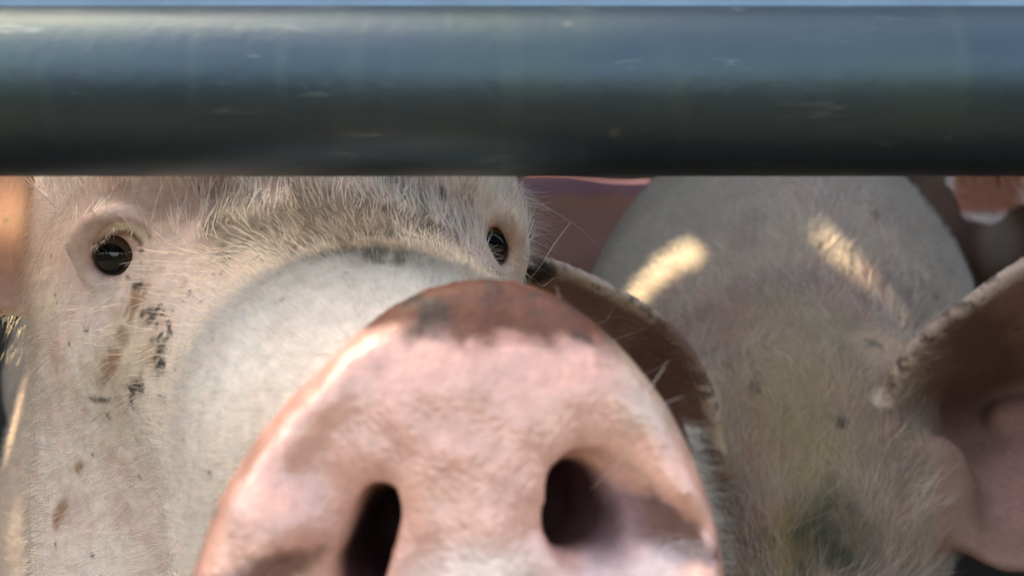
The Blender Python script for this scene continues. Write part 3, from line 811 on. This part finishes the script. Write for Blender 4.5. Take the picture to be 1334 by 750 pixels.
ear2R = [[(1150, 520, .545), (1168, 560, .575), (1180, 640, .540)],
         [(1195, 452, .520), (1230, 540, .595), (1235, 690, .525)],
         [(1272, 388, .505), (1320, 520, .600), (1320, 735, .515)],
         [(1360, 332, .490), (1410, 470, .560), (1420, 690, .505)],
         [(1450, 310, .475), (1490, 420, .520), (1500, 580, .490)],
         [(1550, 370, .46), (1560, 430, .47), (1560, 500, .46)]]
GL = add_ear(F, ear2L, th=.0022, rim=.0036, k=.010)
GR = add_ear(F, ear2R, th=.0030, rim=.0046, k=.014)
F.ell(at(1330, 545, .585), (.022, .012, .014), None, .016)
F.ell(at(1325, 640, .570), (.016, .014, .034), None, .018)
F.ell(at(1225, 640, .535), (.020, .014, .034), None, .014)
V, Q = F.mesh(); N = vnormals(V, Q); print('pig2', len(V)); del F
px, py = proj(V); front = np.ones(len(V))
col = np.tile([.17, .12, .10], (len(V), 1)).astype(float)
col = lerp(col, (.25, .19, .14), smooth(fbm(V, 30, 5), .35, .65) * .7)
col = lerp(col, (.26, .13, .11), smooth(fbm(V, 45, 9), .5, .7) * .5)
bk = smooth(V[:, 1], .66, .85)
col = lerp(col, (.23, .20, .17), bk)
col = lerp(col, (.20, .15, .09), spot(1040, 520, 90, 120, 0, 1, .6, 60, 3) * (1 - bk) * .8)
col = lerp(col, (.03, .032, .02), spot(1065, 705, 75, 48, .3, 1.2, 1.0, 90, 3) * .95)
col = lerp(col, (.22, .15, .07), spot(1018, 700, 26, 45, 0, 1.2, 1.0, 120, 3) * .7)
col = lerp(col, (.40, .28, .19), spot(1150, 455, 38, 24, .5, .8, .3, 60, 3) * .8)
eL = smooth(-np.abs(V[:, 1] - .47), -.075, -.055) * (px < 935) * smooth(-np.abs(V[:, 2] - (CZ - .06)), -.13, -.12)
eR = smooth(px, 1205, 1235) * (V[:, 1] < .63) * smooth(-np.abs(V[:, 2] - (CZ - .08)), -.13, -.12)
col = lerp(col, (.25, .135, .115), np.clip(eL + eR, 0, 1) * .85)
def curve_mask(pixs, w_, seed=1, nz=.5):
    P2 = catmull(np.array(pixs, float), np.linspace(0, len(pixs) - 1, 60))
    dmin = np.min(np.hypot(px[:, None] - P2[None, :, 0], py[:, None] - P2[None, :, 1]), axis=1) if len(px) < 4e5 else None
    return smooth(-dmin / w_ + (fbm(V, 150, seed) - .5) * nz, -1.2, -.6)
nearm = V[:, 1] < .64
rimL = curve_mask([(685, 335), (775, 368), (868, 425), (918, 500), (935, 590)], 13) * nearm
rimR = curve_mask([(1150, 520), (1195, 452), (1272, 388), (1360, 332)], 14) * nearm
col = lerp(col, (.50, .40, .33), np.clip(rimL + rimR, 0, 1) * .9)
col = lerp(col, (.07, .05, .04), np.clip(rimL + rimR, 0, 1) * smooth(fbm(V, 200, 14), .52, .62) * .8)
col = lerp(col, (.085, .038, .032), spot(1265, 480, 62, 75, .4, .7, .3, 60, 5) * nearm * .8)  # shade in the right ear's hollow painted into the colour
col = lerp(col, (.14, .07, .06), spot(875, 470, 50, 60, .8, .7, .3, 60, 5) * nearm * eL * .8)  # left ear's hollow, its shade painted in too
col = lerp(col, (.40, .21, .19), spot(1325, 600, 44, 85, 0, .7, .3, 60, 6) * nearm * .9)
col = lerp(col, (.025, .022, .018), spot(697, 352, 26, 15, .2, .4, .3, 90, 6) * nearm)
for x, y, rx, ry in ((1100, 325, 9, 5), (1072, 322, 7, 4), (1092, 290, 4, 3), (1140, 280, 5, 6), (1138, 448, 12, 4), (1095, 550, 8, 8), (985, 505, 9, 9), (1220, 385, 4, 4)):
    col = lerp(col, (.05, .04, .03), spot(x, y, rx, ry, .4, .6, .4, 150, 6) * .9)
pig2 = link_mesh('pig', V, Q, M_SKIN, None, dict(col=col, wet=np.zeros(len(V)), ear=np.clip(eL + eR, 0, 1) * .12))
tag(pig2, 'greyish hairy pig with lowered head and two spread ears, right of the snout', 'pig', 'pigs in the trailer')
dens = 1 - .82 * np.clip(eL + eR, 0, 1) + 1.6 * np.clip(rimL + rimR, 0, 1)
P, Nn, t, bc = sample_surface(V, Q, N, dens, 70000, maxY=1.25)
kx, ky = proj(P); B_ = att(bk); el = np.clip(att(eL + eR), 0, 1)
comb = np.tile([0., .45, 1.0], (len(P), 1))
comb[:, 0] = (kx - 1040) / 260.
comb = comb * (1 - B_[:, None]) + np.array([0, .8, .5]) * B_[:, None]
comb[:, 0] += B_ * np.clip((kx - 1005) / 150, -1, 1) * .8
comb[:, 0] += (el > .5) * np.where(kx < 1040, -1.0, 1.2)
L_ = (.014 + .009 * rng.random(len(P))) * (1 - .40 * B_) * (1 + .7 * smooth(ky, 520, 700)) * (1 - .72 * el) * (1 - .5 * np.clip(att(rimL + rimR), 0, 1)) * (.6 + .8 * fbm(P, 40, 91))
pts = grow(P, Nn, unit(comb), L_, .40, .30, .30, 6, 70., .75, 33)
base = att(col)
hc_ = np.tile([.27, .20, .15], (len(P), 1)) * (.35 + .7 * rng.random((len(P), 1)) + .7 * smooth(fbm(P, 95, 57), .35, .65)[:, None])
yel = (smooth(-np.hypot((kx - 1040) / 110, (ky - 560) / 170), -1, -.3) * (1 - B_))[:, None]
hc_ = hc_ * (1 - yel) + np.array([.26, .20, .10]) * (.6 + .6 * rng.random((len(P), 1))) * yel
hc_ = hc_ * (1 - B_[:, None]) + np.array([.19, .18, .16]) * B_[:, None]
st = smooth(-base.mean(1), -.14, -.06)[:, None]
hc_ = hc_ * (1 - st) + base * 1.3 * st
rad = np.array([.00013, .00015, .00014, .00012, .00008, .00003])
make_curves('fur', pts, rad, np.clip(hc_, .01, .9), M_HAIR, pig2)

# ------------------------------------------------------------------ pigs further back
def far_pig(cx, cy, cz, yaw, label, hide, purple=False, L=.52, R=.215, headside=1, ears=None, extra=None):
    """a whole pig, body along its own axis"""
    a = np.array([math.cos(yaw), math.sin(yaw), 0.]); b = np.array([-a[1], a[0], 0.])
    c = np.array([cx, cy, CZ + cz]); W_ = lambda p_, q_, r_: c + a * p_ + b * q_ + np.array([0, 0, r_])
    pts_ = np.array([W_(-L - .1, 0, 0), W_(L + .55, 0, 0)]); lo = pts_.min(0) - .27; hi = pts_.max(0) + .27
    F = Field([(lo[0], .010), (hi[0], None)], [(lo[1], .010), (hi[1], None)], [(FZ - .03, .010), (CZ + cz + R + .12, None)])
    RR = np.array([a, b, [0, 0, 1.]])
    F.ell(W_(-.20, 0, 0), (.36, R * .95, R), RR, .08); F.ell(W_(.22, 0, -.005), (.34, R * .92, R * .98), RR, .08)
    F.cone(W_(.42, 0, .0), W_(.66, 0, .0), .15, .10, .08)
    F.ell(W_(.72, 0, -.01), (.12, .085, .09), RR, .04); F.cone(W_(.76, 0, -.03), W_(.92, 0, -.06), .062, .040, .03); F.cone(W_(.915, 0, -.06), W_(.93, 0, -.062), .042, .042, .008)
    for p_ in (.38, -.40):
        for q_ in (-.1, .1): leg(F, W_(p_, q_, -.14), np.append(W_(p_, q_, 0)[:2], FZ), .078)
    if ears is None: ears = [(-1,), (1,)]
    for (sd,) in ears:
        g = []
        for v in np.linspace(0, 1, 26):
            for u in np.linspace(-1, 1, 18):
                wd = .055 * math.sin(min(1, v * 1.25 + .35) * np.pi * .5) * (1 - v ** 3) + .004
                g.append(W_(.66 + .07 * v + u * wd * .9, sd * (.07 + .115 * v), .055 + .01 * v - .15 * v * v + u * wd * .25))
        F.sheet(np.array(g), np.full(len(g), .0075), .012)
    if extra: add_ear(F, extra, th=.0055, rim=.0075, k=.010)
    V, Q = F.mesh(); N = vnormals(V, Q)
    col = np.tile(hide, (len(V), 1)).astype(float)
    col = lerp(col, np.array(hide) * [.75, .65, .62], smooth(fbm(V, 12, 5), .4, .65) * .6)
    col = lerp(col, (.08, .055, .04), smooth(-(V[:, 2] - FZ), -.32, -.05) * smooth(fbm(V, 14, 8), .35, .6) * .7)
    loc = V - c; la, lb = loc @ a, np.abs(loc @ b)
    e_ = smooth(lb, .085, .10) * smooth(la, .60, .66)
    col = lerp(col, (.30, .13, .075), e_)
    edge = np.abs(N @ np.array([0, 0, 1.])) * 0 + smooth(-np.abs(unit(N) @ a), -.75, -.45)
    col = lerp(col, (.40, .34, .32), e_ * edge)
    return V, Q, N, col, W_

V, Q, N, col, W_ = far_pig(.30, 2.02, .062, math.pi, '', (.24, .115, .10))
px, py = proj(V)
m_ = smooth(V[:, 2] - CZ, .195, .222) * smooth(-V[:, 2] + CZ, -.262, -.250) * smooth(V[:, 0], -.05, .02) * smooth(-V[:, 0], -.44, -.36)
col = lerp(col, (.15, .085, .15), m_ * .85)
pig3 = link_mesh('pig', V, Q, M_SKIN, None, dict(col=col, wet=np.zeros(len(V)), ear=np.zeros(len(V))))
tag(pig3, 'dark shaded pig standing crosswise behind, a purple marking stripe along its back', 'pig', 'pigs in the trailer')

V, Q, N, col, W_ = far_pig(.955, 1.98, .075, -math.pi / 2 - .15, '', (.16, .10, .085), ears=[(1,)],
    extra=[[(1375, 205, 1.24), (1370, 240, 1.27), (1350, 262, 1.24)], [(1310, 180, 1.20), (1310, 235, 1.23), (1318, 268, 1.19)],
           [(1262, 188, 1.17), (1268, 235, 1.19), (1290, 292, 1.15)], [(1232, 215, 1.16), (1236, 240, 1.17), (1256, 282, 1.15)]])
px, py = proj(V)
ex = smooth(-np.abs(px - 1275), -60, -48) * smooth(-py, -310, -298) * (V[:, 1] < 1.26)
col = lerp(col, (.20, .075, .045), ex)
col = lerp(col, (.36, .31, .31), ex * np.clip(smooth(-px, -1247, -1236) + smooth(py - (1290 - px) * -.6 * 0, 272, 284), 0, 1) * .8)
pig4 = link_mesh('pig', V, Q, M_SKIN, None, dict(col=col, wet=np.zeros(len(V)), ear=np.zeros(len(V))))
tag(pig4, 'dim pig at the far right, only a reddish drooping ear and dark flank showing', 'pig', 'pigs in the trailer')
print('done')
